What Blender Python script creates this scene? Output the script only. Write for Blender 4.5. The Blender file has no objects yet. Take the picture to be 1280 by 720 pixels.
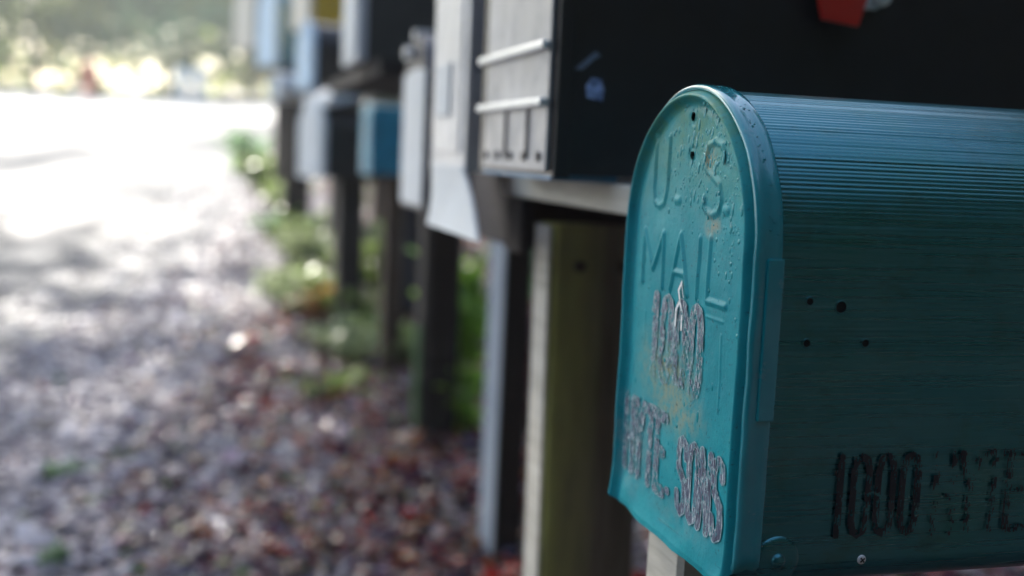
import bpy, math, random
import numpy as np
from mathutils import Vector, Matrix, noise

random.seed(7)
rng = np.random.default_rng(7)
scene = bpy.context.scene
COL = scene.collection

# ------------------------------------------------------------------ camera, world, sun
CAM_Z = 0.85
cam_data = bpy.data.cameras.new("camera")
cam = bpy.data.objects.new("camera", cam_data)
COL.objects.link(cam)
cam_data.sensor_width = 36.0
cam_data.lens = 39.4
cam_data.clip_start = 0.01
cam_data.clip_end = 2000
cam_data.dof.use_dof = True
cam_data.dof.focus_distance = 0.535
cam_data.dof.aperture_fstop = 4.0
cam_data.dof.aperture_blades = 0
cam.matrix_world = Matrix.Translation((0, 0, CAM_Z)) @ Matrix.Rotation(math.radians(90 - 6.7), 4, 'X') @ Matrix.Rotation(math.radians(2.57), 4, 'Z')
scene.camera = cam

SUN_EL = math.radians(36)
SUN_LEFT = math.radians(33)          # the sun stands ahead, this far left of straight ahead
world = bpy.data.worlds.new("World")
scene.world = world
world.use_nodes = True
wn = world.node_tree
sky = wn.nodes.new('ShaderNodeTexSky')
sky.sky_type = 'NISHITA'
sky.sun_disc = False
sky.sun_elevation = SUN_EL
sky.sun_rotation = -SUN_LEFT
sky.dust_density = 2.0
sky.air_density = 1.2
bg = wn.nodes['Background']
bg.inputs['Strength'].default_value = 0.15
wn.links.new(sky.outputs[0], bg.inputs['Color'])
sun_data = bpy.data.lights.new("sun", 'SUN')
sun_data.energy = 4.6
sun_data.angle = math.radians(0.6)
sun_data.color = (1.0, 0.94, 0.85)
sun = bpy.data.objects.new("sun", sun_data)
COL.objects.link(sun)
sd = Vector((-math.sin(SUN_LEFT) * math.cos(SUN_EL), math.cos(SUN_LEFT) * math.cos(SUN_EL), math.sin(SUN_EL)))
sun.rotation_euler = sd.to_track_quat('Z', 'Y').to_euler()
scene.view_settings.view_transform = 'Standard'
scene.view_settings.look = 'None'
scene.view_settings.exposure = 1.48
scene.view_settings.gamma = 1.0
scene.cycles.max_bounces = 7
scene.cycles.use_denoising = True
scene.cycles.sample_clamp_indirect = 6.0
scene.cycles.sample_clamp_direct = 12.0

# ------------------------------------------------------------------ frame of the mailbox row
PHI = math.radians(15.76)
SP, CP = math.sin(PHI), math.cos(PHI)
O = Vector((0.1063, 0.49, 0.6655))   # near front bottom corner of the first mailbox


def W(d, r, z=0.0):                  # d behind the front line, r along the row, z above the first mailbox's bottom
    return Vector((O.x + d * CP - r * SP, O.y + d * SP + r * CP, O.z + z))


def to_dr(x, y):
    dx, dy = x - O.x, y - O.y
    return dx * CP + dy * SP, -dx * SP + dy * CP


def ground_z(x, y):
    if y < -8: z = -0.56
    elif y < 24: z = 0.07 * y
    else: z = 1.68 + 0.05 * (min(y, 60) - 24)
    d, r = to_dr(x, y)
    if d > 0.9:
        t = min(1, (d - 0.9) / 3)
        z += 0.35 * t * t * (3 - 2 * t)
    return z


def road_edge(y):                    # x of the right edge of the asphalt
    pts = [(-60, -1.4), (5, -1.38), (7, -1.7), (9.6, -2.3), (16.5, -3.5), (30, -5.0)]
    for (a, xa), (b, xb) in zip(pts, pts[1:]):
        if y <= b: return xa + (xb - xa) * max(0, (y - a)) / (b - a)
    return pts[-1][1]


# ------------------------------------------------------------------ helpers
def mesh_obj(name, verts, faces, mat=None, parent=None, smooth=False, mats=None, mat_idx=None):
    me = bpy.data.meshes.new(name)
    me.from_pydata([tuple(v) for v in verts] if not isinstance(verts, np.ndarray) else verts.tolist(), [],
                   faces if not isinstance(faces, np.ndarray) else faces.tolist())
    for m in (mats or ([mat] if mat else [])): me.materials.append(m)
    if mat_idx is not None: me.polygons.foreach_set('material_index', np.asarray(mat_idx, dtype=np.int32))
    if smooth: me.polygons.foreach_set('use_smooth', [True] * len(me.polygons))
    me.update()
    o = bpy.data.objects.new(name, me)
    COL.objects.link(o)
    if parent: o.parent = parent
    return o


def tag(o, label=None, cat=None, group=None, kind=None):
    if label: o['label'] = label
    if cat: o['category'] = cat
    if group: o['group'] = group
    if kind: o['kind'] = kind
    return o


def thing(name, label, cat, loc, rotz=0.0, group=None):
    o = bpy.data.objects.new(name, None)
    COL.objects.link(o)
    o.empty_display_size = 0.05
    o.location = loc
    o.rotation_euler = (0, 0, rotz)
    return tag(o, label, cat, group)


class MB:
    """collects shapes for one mesh"""
    def __init__(s): s.v = []; s.f = []

    def add(s, v, f):
        b = len(s.v); s.v += [tuple(p) for p in v]; s.f += [tuple(i + b for i in q) for q in f]; return s

    def box(s, x0, x1, y0, y1, z0, z1, bev=0.0015):
        """box with chamfered edges"""
        b = min(bev, (x1 - x0) / 3, (y1 - y0) / 3, (z1 - z0) / 3)
        import bmesh
        bm = bmesh.new()
        bmesh.ops.create_cube(bm, size=1)
        for v in bm.verts:
            v.co = ((x0 + x1) / 2 + v.co.x * (x1 - x0), (y0 + y1) / 2 + v.co.y * (y1 - y0), (z0 + z1) / 2 + v.co.z * (z1 - z0))
        if b > 0: bmesh.ops.bevel(bm, geom=bm.edges[:], offset=b, segments=2, affect='EDGES', profile=0.6)
        bm.verts.index_update()
        s.add([v.co[:] for v in bm.verts], [[v.index for v in f.verts] for f in bm.faces])
        bm.free(); return s

    def loft(s, rings, closed=True, cap0=True, cap1=True):
        n = len(rings[0]); b = len(s.v)
        for r in rings: s.v += [tuple(p) for p in r]
        m = n if closed else n - 1
        for i in range(len(rings) - 1):
            for j in range(m):
                k = (j + 1) % n
                s.f.append((b + i * n + j, b + i * n + k, b + (i + 1) * n + k, b + (i + 1) * n + j))
        if cap0: s.f.append(tuple(b + j for j in range(n))[::-1])
        if cap1: s.f.append(tuple(b + (len(rings) - 1) * n + j for j in range(n)))
        return s

    def tube(s, pts, rad, n=12, caps=True):
        pts = [Vector(p) for p in pts]; rings = []
        for i, p in enumerate(pts):
            t = (pts[min(i + 1, len(pts) - 1)] - pts[max(i - 1, 0)]).normalized()
            a = t.orthogonal().normalized() if i == 0 else (a - t * a.dot(t)).normalized()
            c = t.cross(a)
            rr = rad[i] if isinstance(rad, (list, tuple)) else rad
            rings.append([p + rr * (math.cos(2 * math.pi * k / n) * a + math.sin(2 * math.pi * k / n) * c) for k in range(n)])
        return s.loft(rings, True, caps, caps)

    def build(s, name, mat, parent=None, smooth=False):
        return mesh_obj(name, s.v, s.f, mat, parent, smooth)


# ------------------------------------------------------------------ materials
def new_mat(name):
    m = bpy.data.materials.new(name); m.use_nodes = True
    nt = m.node_tree; b = nt.nodes['Principled BSDF']
    return m, nt, b


def nd(nt, t, **kw):
    n = nt.nodes.new(t)
    for k, v in kw.items(): setattr(n, k, v)
    return n


def coords(nt, scale=(1, 1, 1), src='Object'):
    tc = nd(nt, 'ShaderNodeTexCoord'); mp = nd(nt, 'ShaderNodeMapping')
    mp.inputs['Scale'].default_value = scale
    nt.links.new(tc.outputs[src], mp.inputs['Vector'])
    return mp.outputs['Vector']


def noise_tex(nt, vec, scale, detail=4, rough=0.6):
    n = nd(nt, 'ShaderNodeTexNoise')
    n.inputs['Scale'].default_value = scale; n.inputs['Detail'].default_value = detail; n.inputs['Roughness'].default_value = rough
    nt.links.new(vec, n.inputs['Vector']); return n.outputs['Fac']


def ramp(nt, fac, stops):
    r = nd(nt, 'ShaderNodeValToRGB')
    el = r.color_ramp.elements
    while len(el) < len(stops): el.new(0.5)
    for e, (p, c) in zip(el, stops):
        e.position = p; e.color = (c if len(c) == 4 else (*c, 1)) if isinstance(c, tuple) else (c, c, c, 1)
    nt.links.new(fac, r.inputs['Fac']); return r.outputs['Color']


def mixc(nt, fac, a, b):
    m = nd(nt, 'ShaderNodeMix', data_type='RGBA')
    for s, k in ((fac, 0), (a, 6), (b, 7)):
        if hasattr(s, 'links') or hasattr(s, 'is_linked'): nt.links.new(s, m.inputs[k])
        else: m.inputs[k].default_value = s if k == 0 else (*s, 1)
    return m.outputs[2]


def bump(nt, b, height, strength=0.3, dist=0.001):
    bp = nd(nt, 'ShaderNodeBump')
    bp.inputs['Strength'].default_value = strength; bp.inputs['Distance'].default_value = dist
    nt.links.new(height, bp.inputs['Height']); nt.links.new(bp.outputs[0], b.inputs['Normal'])


def paint(name, col, rough=0.35, vary=0.25, dirt=(0.12, 0.11, 0.09), dirt_amt=0.25, scale=14, metal=0.0, stretch=(1, 1, 1), bump_s=0.15, coat=0.0):
    m, nt, b = new_mat(name)
    v = coords(nt, stretch)
    f = noise_tex(nt, v, scale, 6)
    dark = tuple(c * (1 - vary) for c in col); lite = tuple(min(1, c * (1 + vary)) for c in col)
    c = ramp(nt, f, [(0.3, dark), (0.7, lite)])
    f2 = noise_tex(nt, v, scale * 3.1, 8, 0.7)
    msk = ramp(nt, f2, [(0.55, 0.0), (0.72, dirt_amt)])
    c = mixc(nt, msk, c, dirt)
    nt.links.new(c, b.inputs['Base Color'])
    r = ramp(nt, f2, [(0.3, max(0.03, rough - 0.1)), (0.75, min(1, rough + 0.2))])
    nt.links.new(r, b.inputs['Roughness'])
    b.inputs['Metallic'].default_value = metal
    b.inputs['Coat Weight'].default_value = coat
    b.inputs['Coat Roughness'].default_value = 0.08
    bump(nt, b, f2, bump_s, 0.0006)
    return m


M = {}
TEAL = (0.014, 0.165, 0.195)


def teal_panel():
    m, nt, b = new_mat('worn_teal_paint')
    v = coords(nt)
    f = noise_tex(nt, v, 18, 6)
    base = ramp(nt, f, [(0.25, (0.006, 0.23, 0.285)), (0.55, (0.014, 0.31, 0.36)), (0.8, (0.06, 0.38, 0.42))])
    sx = nd(nt, 'ShaderNodeSeparateXYZ')
    tc = nd(nt, 'ShaderNodeTexCoord'); nt.links.new(tc.outputs['Object'], sx.inputs[0])
    # green algae film in the arch
    mr = nd(nt, 'ShaderNodeMapRange'); mr.inputs[1].default_value = 0.155; mr.inputs[2].default_value = 0.205
    nt.links.new(sx.outputs['Z'], mr.inputs[0])
    fa = noise_tex(nt, v, 55, 6, 0.7)
    mu = nd(nt, 'ShaderNodeMath', operation='MULTIPLY')
    nt.links.new(mr.outputs[0], mu.inputs[0]); nt.links.new(ramp(nt, fa, [(0.35, 0.15), (0.62, 0.9)]), mu.inputs[1])
    c = mixc(nt, mu.outputs[0], base, (0.075, 0.24, 0.15))
    # yellowish scum below the number stickers
    def blob(cy, cz, ry, rz):
        vm = nd(nt, 'ShaderNodeVectorMath', operation='SUBTRACT'); vm.inputs[1].default_value = (0, cy, cz)
        nt.links.new(tc.outputs['Object'], vm.inputs[0])
        vs = nd(nt, 'ShaderNodeVectorMath', operation='MULTIPLY'); vs.inputs[1].default_value = (0, 1 / ry, 1 / rz)
        nt.links.new(vm.outputs[0], vs.inputs[0])
        ln = nd(nt, 'ShaderNodeVectorMath', operation='LENGTH'); nt.links.new(vs.outputs[0], ln.inputs[0])
        m2 = nd(nt, 'ShaderNodeMapRange'); m2.inputs[1].default_value = 1.0; m2.inputs[2].default_value = 0.0
        nt.links.new(ln.outputs['Value'], m2.inputs[0]); return m2.outputs[0]
    fs = noise_tex(nt, v, 130, 6, 0.75)
    for cy, cz, ry, rz, colr in ((0.088, 0.078, 0.048, 0.028, (0.36, 0.36, 0.22)), (0.070, 0.060, 0.04, 0.018, (0.30, 0.34, 0.24)),
                                 (0.052, 0.186, 0.010, 0.010, (0.40, 0.32, 0.16)), (0.125, 0.030, 0.03, 0.035, (0.22, 0.33, 0.33)),
                                 (0.045, 0.156, 0.012, 0.008, (0.42, 0.33, 0.20)), (0.06, 0.008, 0.06, 0.012, (0.10, 0.30, 0.33))):
        mu = nd(nt, 'ShaderNodeMath', operation='MULTIPLY')
        nt.links.new(blob(cy, cz, ry, rz), mu.inputs[0]); nt.links.new(ramp(nt, fs, [(0.40, 0.1), (0.58, 1.0)]), mu.inputs[1])
        c = mixc(nt, mu.outputs[0], c, colr)
    sp = noise_tex(nt, v, 420, 3, 0.7)
    c = mixc(nt, ramp(nt, sp, [(0.62, 0.0), (0.68, 0.6)]), c, (0.02, 0.05, 0.06))
    nt.links.new(c, b.inputs['Base Color'])
    nt.links.new(ramp(nt, fs, [(0.3, 0.34), (0.75, 0.6)]), b.inputs['Roughness'])
    b.inputs['Specular IOR Level'].default_value = 0.12
    b.inputs['Coat Weight'].default_value = 0.04; b.inputs['Coat Roughness'].default_value = 0.1
    bump(nt, b, noise_tex(nt, v, 240, 6, 0.7), 0.5, 0.0005)
    return m


def teal_body():
    m, nt, b = new_mat('scratched_teal_paint')
    v = coords(nt, (2, 60, 160))
    f = noise_tex(nt, v, 3.0, 6, 0.7)
    c = ramp(nt, f, [(0.3, (0.030, 0.175, 0.20)), (0.62, (0.036, 0.215, 0.25)), (0.78, (0.10, 0.38, 0.44))])
    v2 = coords(nt)
    g = noise_tex(nt, v2, 14, 5)
    c = mixc(nt, ramp(nt, g, [(0.5, 0.0), (0.7, 0.5)]), c, (0.03, 0.20, 0.17))
    b.inputs['Metallic'].default_value = 0.8
    c = mixc(nt, ramp(nt, noise_tex(nt, coords(nt, (1, 1, 1.6)), 32, 7, 0.7), [(0.52, 0.0), (0.66, 0.45)]), c, (0.035, 0.12, 0.10))
    nt.links.new(c, b.inputs['Base Color'])
    nt.links.new(ramp(nt, f, [(0.35, 0.22), (0.7, 0.42)]), b.inputs['Roughness'])
    b.inputs['Specular IOR Level'].default_value = 0.5
    b.inputs['Coat Weight'].default_value = 0.6; b.inputs['Coat Roughness'].default_value = 0.05
    bump(nt, b, f, 0.35, 0.0004)
    return m


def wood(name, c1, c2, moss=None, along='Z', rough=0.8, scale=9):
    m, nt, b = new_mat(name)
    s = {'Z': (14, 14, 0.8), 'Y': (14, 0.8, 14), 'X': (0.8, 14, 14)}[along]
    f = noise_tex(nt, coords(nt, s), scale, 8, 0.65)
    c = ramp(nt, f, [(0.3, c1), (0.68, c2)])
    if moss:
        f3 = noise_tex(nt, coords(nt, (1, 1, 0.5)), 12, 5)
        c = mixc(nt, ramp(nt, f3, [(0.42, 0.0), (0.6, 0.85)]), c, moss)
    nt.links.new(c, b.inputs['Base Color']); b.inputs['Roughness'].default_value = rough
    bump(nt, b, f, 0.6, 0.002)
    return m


def leafy(name, col, trans=0.35, rough=0.45, vary=0.35):
    m, nt, b = new_mat(name)
    g = nd(nt, 'ShaderNodeNewGeometry')
    r = ramp(nt, g.outputs['Random Per Island'], [(0.0, tuple(c * (1 - vary) for c in col)), (0.5, col), (1.0, tuple(min(1, c * (1 + vary)) for c in col))])
    nt.links.new(r, b.inputs['Base Color'])
    b.inputs['Roughness'].default_value = rough
    if trans > 0:
        tr = nd(nt, 'ShaderNodeBsdfTranslucent'); mx = nd(nt, 'ShaderNodeMixShader'); mx.inputs[0].default_value = trans
        hs = nd(nt, 'ShaderNodeHueSaturation'); hs.inputs['Value'].default_value = 1.9; nt.links.new(r, hs.inputs['Color'])
        nt.links.new(hs.outputs[0], tr.inputs['Color'])
        out = nt.nodes['Material Output']
        nt.links.new(b.outputs[0], mx.inputs[1]); nt.links.new(tr.outputs[0], mx.inputs[2]); nt.links.new(mx.outputs[0], out.inputs[0])
    return m


M['teal_panel'] = teal_panel(); M['teal_body'] = teal_body()
M['teal_gloss'] = paint('glossy_teal_paint', (0.008, 0.28, 0.33), 0.16, 0.15, dirt=(0.05, 0.16, 0.16), scale=30, coat=1.0, bump_s=0.25)
M['teal_far'] = paint('teal_tin_paint', (0.015, 0.26, 0.40), 0.35)
M['black'] = paint('black_enamel', (0.015, 0.014, 0.017), 0.38, 0.3, dirt=(0.055, 0.053, 0.055), bump_s=0.05)
M['darkgrey'] = paint('dark_olive_grey_paint', (0.05, 0.052, 0.048), 0.6)
M['silver'] = paint('weathered_grey_aluminium', (0.66, 0.66, 0.68), 0.42, 0.15, metal=0.3, dirt=(0.2, 0.2, 0.22), dirt_amt=0.5)
M['band'] = paint('bright_aluminium_band', (0.85, 0.86, 0.86), 0.35, 0.05, metal=0.3)
M['white'] = paint('chalky_white_paint', (0.66, 0.69, 0.72), 0.5, 0.08, dirt=(0.35, 0.34, 0.33))
M['bright_white'] = paint('bright_white_paint', (0.85, 0.86, 0.85), 0.4, 0.04, dirt_amt=0.1)
M['silver_near'] = paint('dull_grey_aluminium', (0.42, 0.42, 0.44), 0.42, 0.2, metal=0.2, dirt=(0.16, 0.16, 0.18), dirt_amt=0.5)
M['cream'] = paint('cream_paint', (0.75, 0.68, 0.58), 0.5, 0.08)
M['yellow'] = paint('yellow_paint', (0.65, 0.42, 0.03), 0.4, 0.1)
M['ltblue'] = paint('light_blue_paint', (0.52, 0.70, 0.88), 0.45, 0.1)
M['blue'] = paint('blue_paint', (0.09, 0.24, 0.42), 0.4, 0.15)
M['navy'] = paint('navy_paint', (0.012, 0.016, 0.04), 0.4, 0.15)
M['red'] = paint('red_plastic', (0.62, 0.02, 0.012), 0.35, 0.1, dirt_amt=0.1)
M['hydrant'] = paint('faded_red_paint', (0.75, 0.12, 0.07), 0.5, 0.1)
M['steel'] = paint('bright_steel', (0.80, 0.80, 0.80), 0.45, 0.05, metal=0.3, dirt_amt=0.1)
M['hole'] = paint('dark_hole', (0.003, 0.003, 0.003), 0.9, 0.1, dirt_amt=0)
M['rust'] = paint('rusty_screw_metal', (0.08, 0.055, 0.045), 0.5, 0.3, metal=0.5)
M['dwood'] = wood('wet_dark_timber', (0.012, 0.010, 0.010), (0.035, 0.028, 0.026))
M['mwood'] = wood('mossy_grey_timber', (0.18, 0.15, 0.10), (0.40, 0.34, 0.24), moss=(0.26, 0.27, 0.08))
m, nt, b = new_mat('dark_timber_with_moss_on_its_front_edge')
f = noise_tex(nt, coords(nt, (14, 14, 0.8)), 9, 8, 0.65)
c = ramp(nt, f, [(0.3, (0.07, 0.05, 0.04)), (0.68, (0.20, 0.155, 0.115))])
tc = nd(nt, 'ShaderNodeTexCoord'); sx = nd(nt, 'ShaderNodeSeparateXYZ'); nt.links.new(tc.outputs['Object'], sx.inputs[0])
mr = nd(nt, 'ShaderNodeMapRange'); mr.inputs[1].default_value = 0.055; mr.inputs[2].default_value = 0.0
nt.links.new(sx.outputs['X'], mr.inputs[0])
ad = nd(nt, 'ShaderNodeMath', operation='MULTIPLY'); nt.links.new(mr.outputs[0], ad.inputs[0])
nt.links.new(ramp(nt, noise_tex(nt, coords(nt, (1, 1, 0.3)), 30, 6), [(0.3, 0.4), (0.6, 1.0)]), ad.inputs[1])
c = mixc(nt, ad.outputs[0], c, (0.46, 0.44, 0.13))
nt.links.new(c, b.inputs['Base Color']); b.inputs['Roughness'].default_value = 0.85; bump(nt, b, f, 0.7, 0.002); M['mosspost'] = m
M['pwood'] = wood('pale_weathered_timber', (0.42, 0.39, 0.33), (0.66, 0.62, 0.55), along='Y')
M['bwood'] = wood('brown_timber', (0.05, 0.033, 0.026), (0.12, 0.08, 0.06))
M['bluewood'] = wood('grey_blue_painted_timber', (0.20, 0.24, 0.30), (0.38, 0.43, 0.50))
M['dboard'] = wood('dark_plum_painted_board', (0.014, 0.011, 0.016), (0.035, 0.028, 0.036), along='Y')
M['bark'] = wood('bark', (0.03, 0.024, 0.018), (0.10, 0.08, 0.06))

m, nt, b = new_mat('maroon_lettering'); b.inputs['Base Color'].default_value = (0.022, 0.020, 0.026, 1); b.inputs['Roughness'].default_value = 0.6
bump(nt, b, noise_tex(nt, coords(nt), 300), 0.3, 0.0004); M['maroon'] = m
m, nt, b = new_mat('worn_black_sticker')
f = noise_tex(nt, coords(nt, (1, 3.2, 0.5)), 260, 5, 0.7)
c = ramp(nt, f, [(0.40, (0.02, 0.028, 0.07)), (0.50, (0.07, 0.09, 0.16)), (0.58, (0.20, 0.27, 0.34)), (0.66, (0.70, 0.76, 0.76))])
nt.links.new(c, b.inputs['Base Color']); b.inputs['Roughness'].default_value = 0.4; bump(nt, b, f, 0.9, 0.0008); M['sticker'] = m
m, nt, b = new_mat('pale_sticker_edge')
c = ramp(nt, noise_tex(nt, coords(nt), 300, 4), [(0.40, (0.06, 0.24, 0.28)), (0.65, (0.45, 0.56, 0.60))])
nt.links.new(c, b.inputs['Base Color']); b.inputs['Roughness'].default_value = 0.4; M['stickeredge'] = m
m, nt, b = new_mat('water'); b.inputs['Base Color'].default_value = (0.012, 0.27, 0.30, 1); b.inputs['Roughness'].default_value = 0.12
b.inputs['IOR'].default_value = 1.33; M['water'] = m
m, nt, b = new_mat('blue_reflector'); b.inputs['Base Color'].default_value = (0.10, 0.20, 0.55, 1); b.inputs['Roughness'].default_value = 0.25
nt.links.new(ramp(nt, noise_tex(nt, coords(nt), 120, 3), [(0.38, (0.06, 0.10, 0.26)), (0.6, (0.42, 0.55, 0.90))]), b.inputs['Base Color']); M['reflector'] = m
M['scrap'] = paint('torn_sticker_scrap', (0.14, 0.18, 0.26), 0.6, 0.5)

# ground materials
m, nt, b = new_mat('soil_and_gravel')
v = coords(nt, src='Object')
f = noise_tex(nt, v, 45, 8, 0.7); f2 = noise_tex(nt, v, 2.2, 5)
c = ramp(nt, f, [(0.3, (0.012, 0.009, 0.010)), (0.55, (0.040, 0.030, 0.032)), (0.75, (0.12, 0.10, 0.10))])
c = mixc(nt, ramp(nt, f2, [(0.4, 0.0), (0.7, 0.5)]), c, (0.05, 0.04, 0.03))
nt.links.new(c, b.inputs['Base Color']); nt.links.new(ramp(nt, f2, [(0.3, 0.35), (0.6, 0.8)]), b.inputs['Roughness'])
bump(nt, b, f, 0.9, 0.01); M['soil'] = m

m, nt, b = new_mat('pale_gravel')
v = coords(nt)
f = noise_tex(nt, v, 120, 6, 0.75)
c = ramp(nt, f, [(0.32, (0.045, 0.04, 0.05)), (0.52, (0.16, 0.15, 0.17)), (0.7, (0.34, 0.32, 0.35))])
nt.links.new(c, b.inputs['Base Color']); b.inputs['Roughness'].default_value = 0.8; b.inputs['Specular IOR Level'].default_value = 0.2
bump(nt, b, f, 0.9, 0.008); M['gravelbed'] = m
m, nt, b = new_mat('wet_asphalt')
v = coords(nt)
f = noise_tex(nt, v, 140, 6, 0.7); f2 = noise_tex(nt, coords(nt, (0.9, 0.35, 1)), 1.1, 5, 0.55)
c = ramp(nt, f, [(0.3, (0.075, 0.08, 0.09)), (0.7, (0.14, 0.15, 0.165))])
nt.links.new(c, b.inputs['Base Color']); nt.links.new(ramp(nt, f2, [(0.40, 0.42), (0.60, 0.75)]), b.inputs['Roughness'])
nt.links.new(ramp(nt, f2, [(0.44, 0.20), (0.60, 0.03)]), b.inputs['Specular IOR Level'])
bump(nt, b, f, 0.5, 0.003); M['asphalt'] = m

m, nt, b = new_mat('pale_concrete_roadway')
c = ramp(nt, noise_tex(nt, coords(nt), 4, 6), [(0.3, (0.42, 0.41, 0.40)), (0.7, (0.55, 0.54, 0.52))])
nt.links.new(c, b.inputs['Base Color']); b.inputs['Roughness'].default_value = 0.5; M['concrete'] = m
m, nt, b = new_mat('stone')
g = nd(nt, 'ShaderNodeNewGeometry')
c = ramp(nt, g.outputs['Random Per Island'], [(0.0, (0.07, 0.055, 0.065)), (0.5, (0.30, 0.26, 0.29)), (1.0, (0.72, 0.66, 0.69))])
nt.links.new(c, b.inputs['Base Color']); b.inputs['Roughness'].default_value = 0.5; M['stone'] = m
for n, c, t in (('leaf_maroon', (0.085, 0.009, 0.032), .15), ('leaf_purple', (0.050, 0.028, 0.075), .1), ('leaf_tan', (0.42, 0.33, 0.30), .25),
                ('leaf_pink', (0.56, 0.42, 0.50), .2), ('leaf_green', (0.07, 0.13, 0.03), .3), ('leaf_red', (0.30, 0.03, 0.02), .3), ('leaf_orange', (0.32, 0.12, 0.03), .3)):
    M[n] = leafy(n, c, t, 0.20)
M['weed'] = leafy('weed_leaf', (0.17, 0.23, 0.07), 0.45, 0.3)
M['weed_bright'] = leafy('bright_weed_leaf', (0.25, 0.42, 0.05), 0.45, 0.35)
M['weed_pale'] = leafy('pale_weed_leaf', (0.28, 0.33, 0.18), 0.4, 0.35)
M['stem'] = paint('plant_stem', (0.06, 0.07, 0.03), 0.6)
M['tree_a'] = leafy('sunlit_leaf', (0.20, 0.25, 0.08), 0.65, 0.5, 0.4)
M['tree_b'] = leafy('yellowing_leaf', (0.27, 0.27, 0.11), 0.55, 0.5, 0.4)
M['tree_c'] = leafy('blue_green_leaf', (0.15, 0.24, 0.13), 0.65, 0.5, 0.4)
M['tree_dark'] = leafy('dark_evergreen_leaf', (0.018, 0.032, 0.018), 0.1, 0.6, 0.3)

# ------------------------------------------------------------------ the ground and the roads
def strip(name, ys, xf0, xf1, nx, lift, mat, label_kind='structure', wob=None):
    v, f = [], []
    for j, y in enumerate(ys):
        a, bb = xf0(y), xf1(y)
        for i in range(nx + 1):
            x = a + (bb - a) * i / nx
            if wob and i == nx: x += wob(y)
            v.append((x, y, ground_z(x, y) + lift))
    for j in range(len(ys) - 1):
        for i in range(nx):
            k = j * (nx + 1) + i
            f.append((k, k + 1, k + nx + 2, k + nx + 1))
    o = mesh_obj(name, v, f, mat, None, True)
    return tag(o, kind=label_kind)


xs = sorted(set([-160, -80, -40, -20, -12, -8] + [round(-5 + 0.5 * i, 2) for i in range(35)] + [14, 20, 30, 60, 160]))
ys = sorted(set([-160, -80, -40, -20, -12, -8] + [round(-7 + 0.5 * i, 2) for i in range(80)] + [36, 42, 50, 60, 80, 160]))
v = [(x, y, ground_z(x, y)) for y in ys for x in xs]
n = len(xs)
f = [(j * n + i, j * n + i + 1, (j + 1) * n + i + 1, (j + 1) * n + i) for j in range(len(ys) - 1) for i in range(n - 1)]
tag(mesh_obj('ground', v, f, M['soil'], None, True), kind='structure')
ry = [-60, -40, -20] + [round(-8 + 0.12 * i, 3) for i in range(206)]
ry = [y for y in ry if y <= 16.6]
strip('road', ry, lambda y: road_edge(y) - 4.2 - 0.35 * max(0, y - 9), road_edge, 24, 0.006, M['asphalt'],
      wob=lambda y: 0.10 * noise.noise((y * 1.3, 0, 3)) + 0.05 * noise.noise((y * 6, 2, 1)))
strip('shoulder', [y for y in ry if y <= 12], lambda y: road_edge(y) - 0.15, lambda y: road_edge(y) + 0.62 - 0.03 * max(0, y - 5), 10, 0.003, M['gravelbed'],
      wob=lambda y: 0.22 * noise.noise((y * 1.1, 5, 3)) + 0.10 * noise.noise((y * 5, 7, 1)))
strip('cross_road', [16.6 + 0.5 * i for i in range(16)], lambda y: -60, lambda y: 10, 40, 0.010, M['concrete'])

# ------------------------------------------------------------------ the near mailbox
def arch_outline(w, h, o=0.0, n=48, corner=0.008, pitch=None, amp=0.0, zmin=0.0):
    """closed outline (y,z) of the arch, grown outwards by o; starts at bottom near corner and goes up the near side"""
    r = w / 2; zc = h - r; p = []
    def put(y, z, ny, nz, s):
        a = amp * (0.5 + 0.5 * math.sin(2 * math.pi * s / pitch)) * (0.30 + 1.4 * abs(noise.noise((s * 210, 3.3, 0)))) + amp * 0.6 * noise.noise((s * 900, 1, 0)) if (pitch and z > zmin) else 0
        p.append((y + ny * (o - a), z + nz * (o - a)))
    ns = n; L = zc - corner; s = 0
    for i in range(5):
        a = math.pi * 1.5 - i / 4 * math.pi / 2
        put(corner + corner * math.cos(a), corner + corner * math.sin(a), math.cos(a), math.sin(a), 0)
    m = ns * 2
    for i in range(1, m + 1): put(0, corner + L * i / m, -1, 0, L * i / m)
    m = ns * 4
    for i in range(1, m):
        a = math.pi - math.pi * i / m
        put(r + r * math.cos(a), zc + r * math.sin(a), math.cos(a), math.sin(a), L + math.pi * r * i / m)
    m = ns * 2
    for i in range(m): put(w, zc - L * i / m, 1, 0, L + math.pi * r + L * i / m)
    for i in range(5):
        a = -i / 4 * math.pi / 2
        put(w - corner + corner * math.cos(a), corner + corner * math.sin(a), math.cos(a), math.sin(a), 0)
    return p


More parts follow.
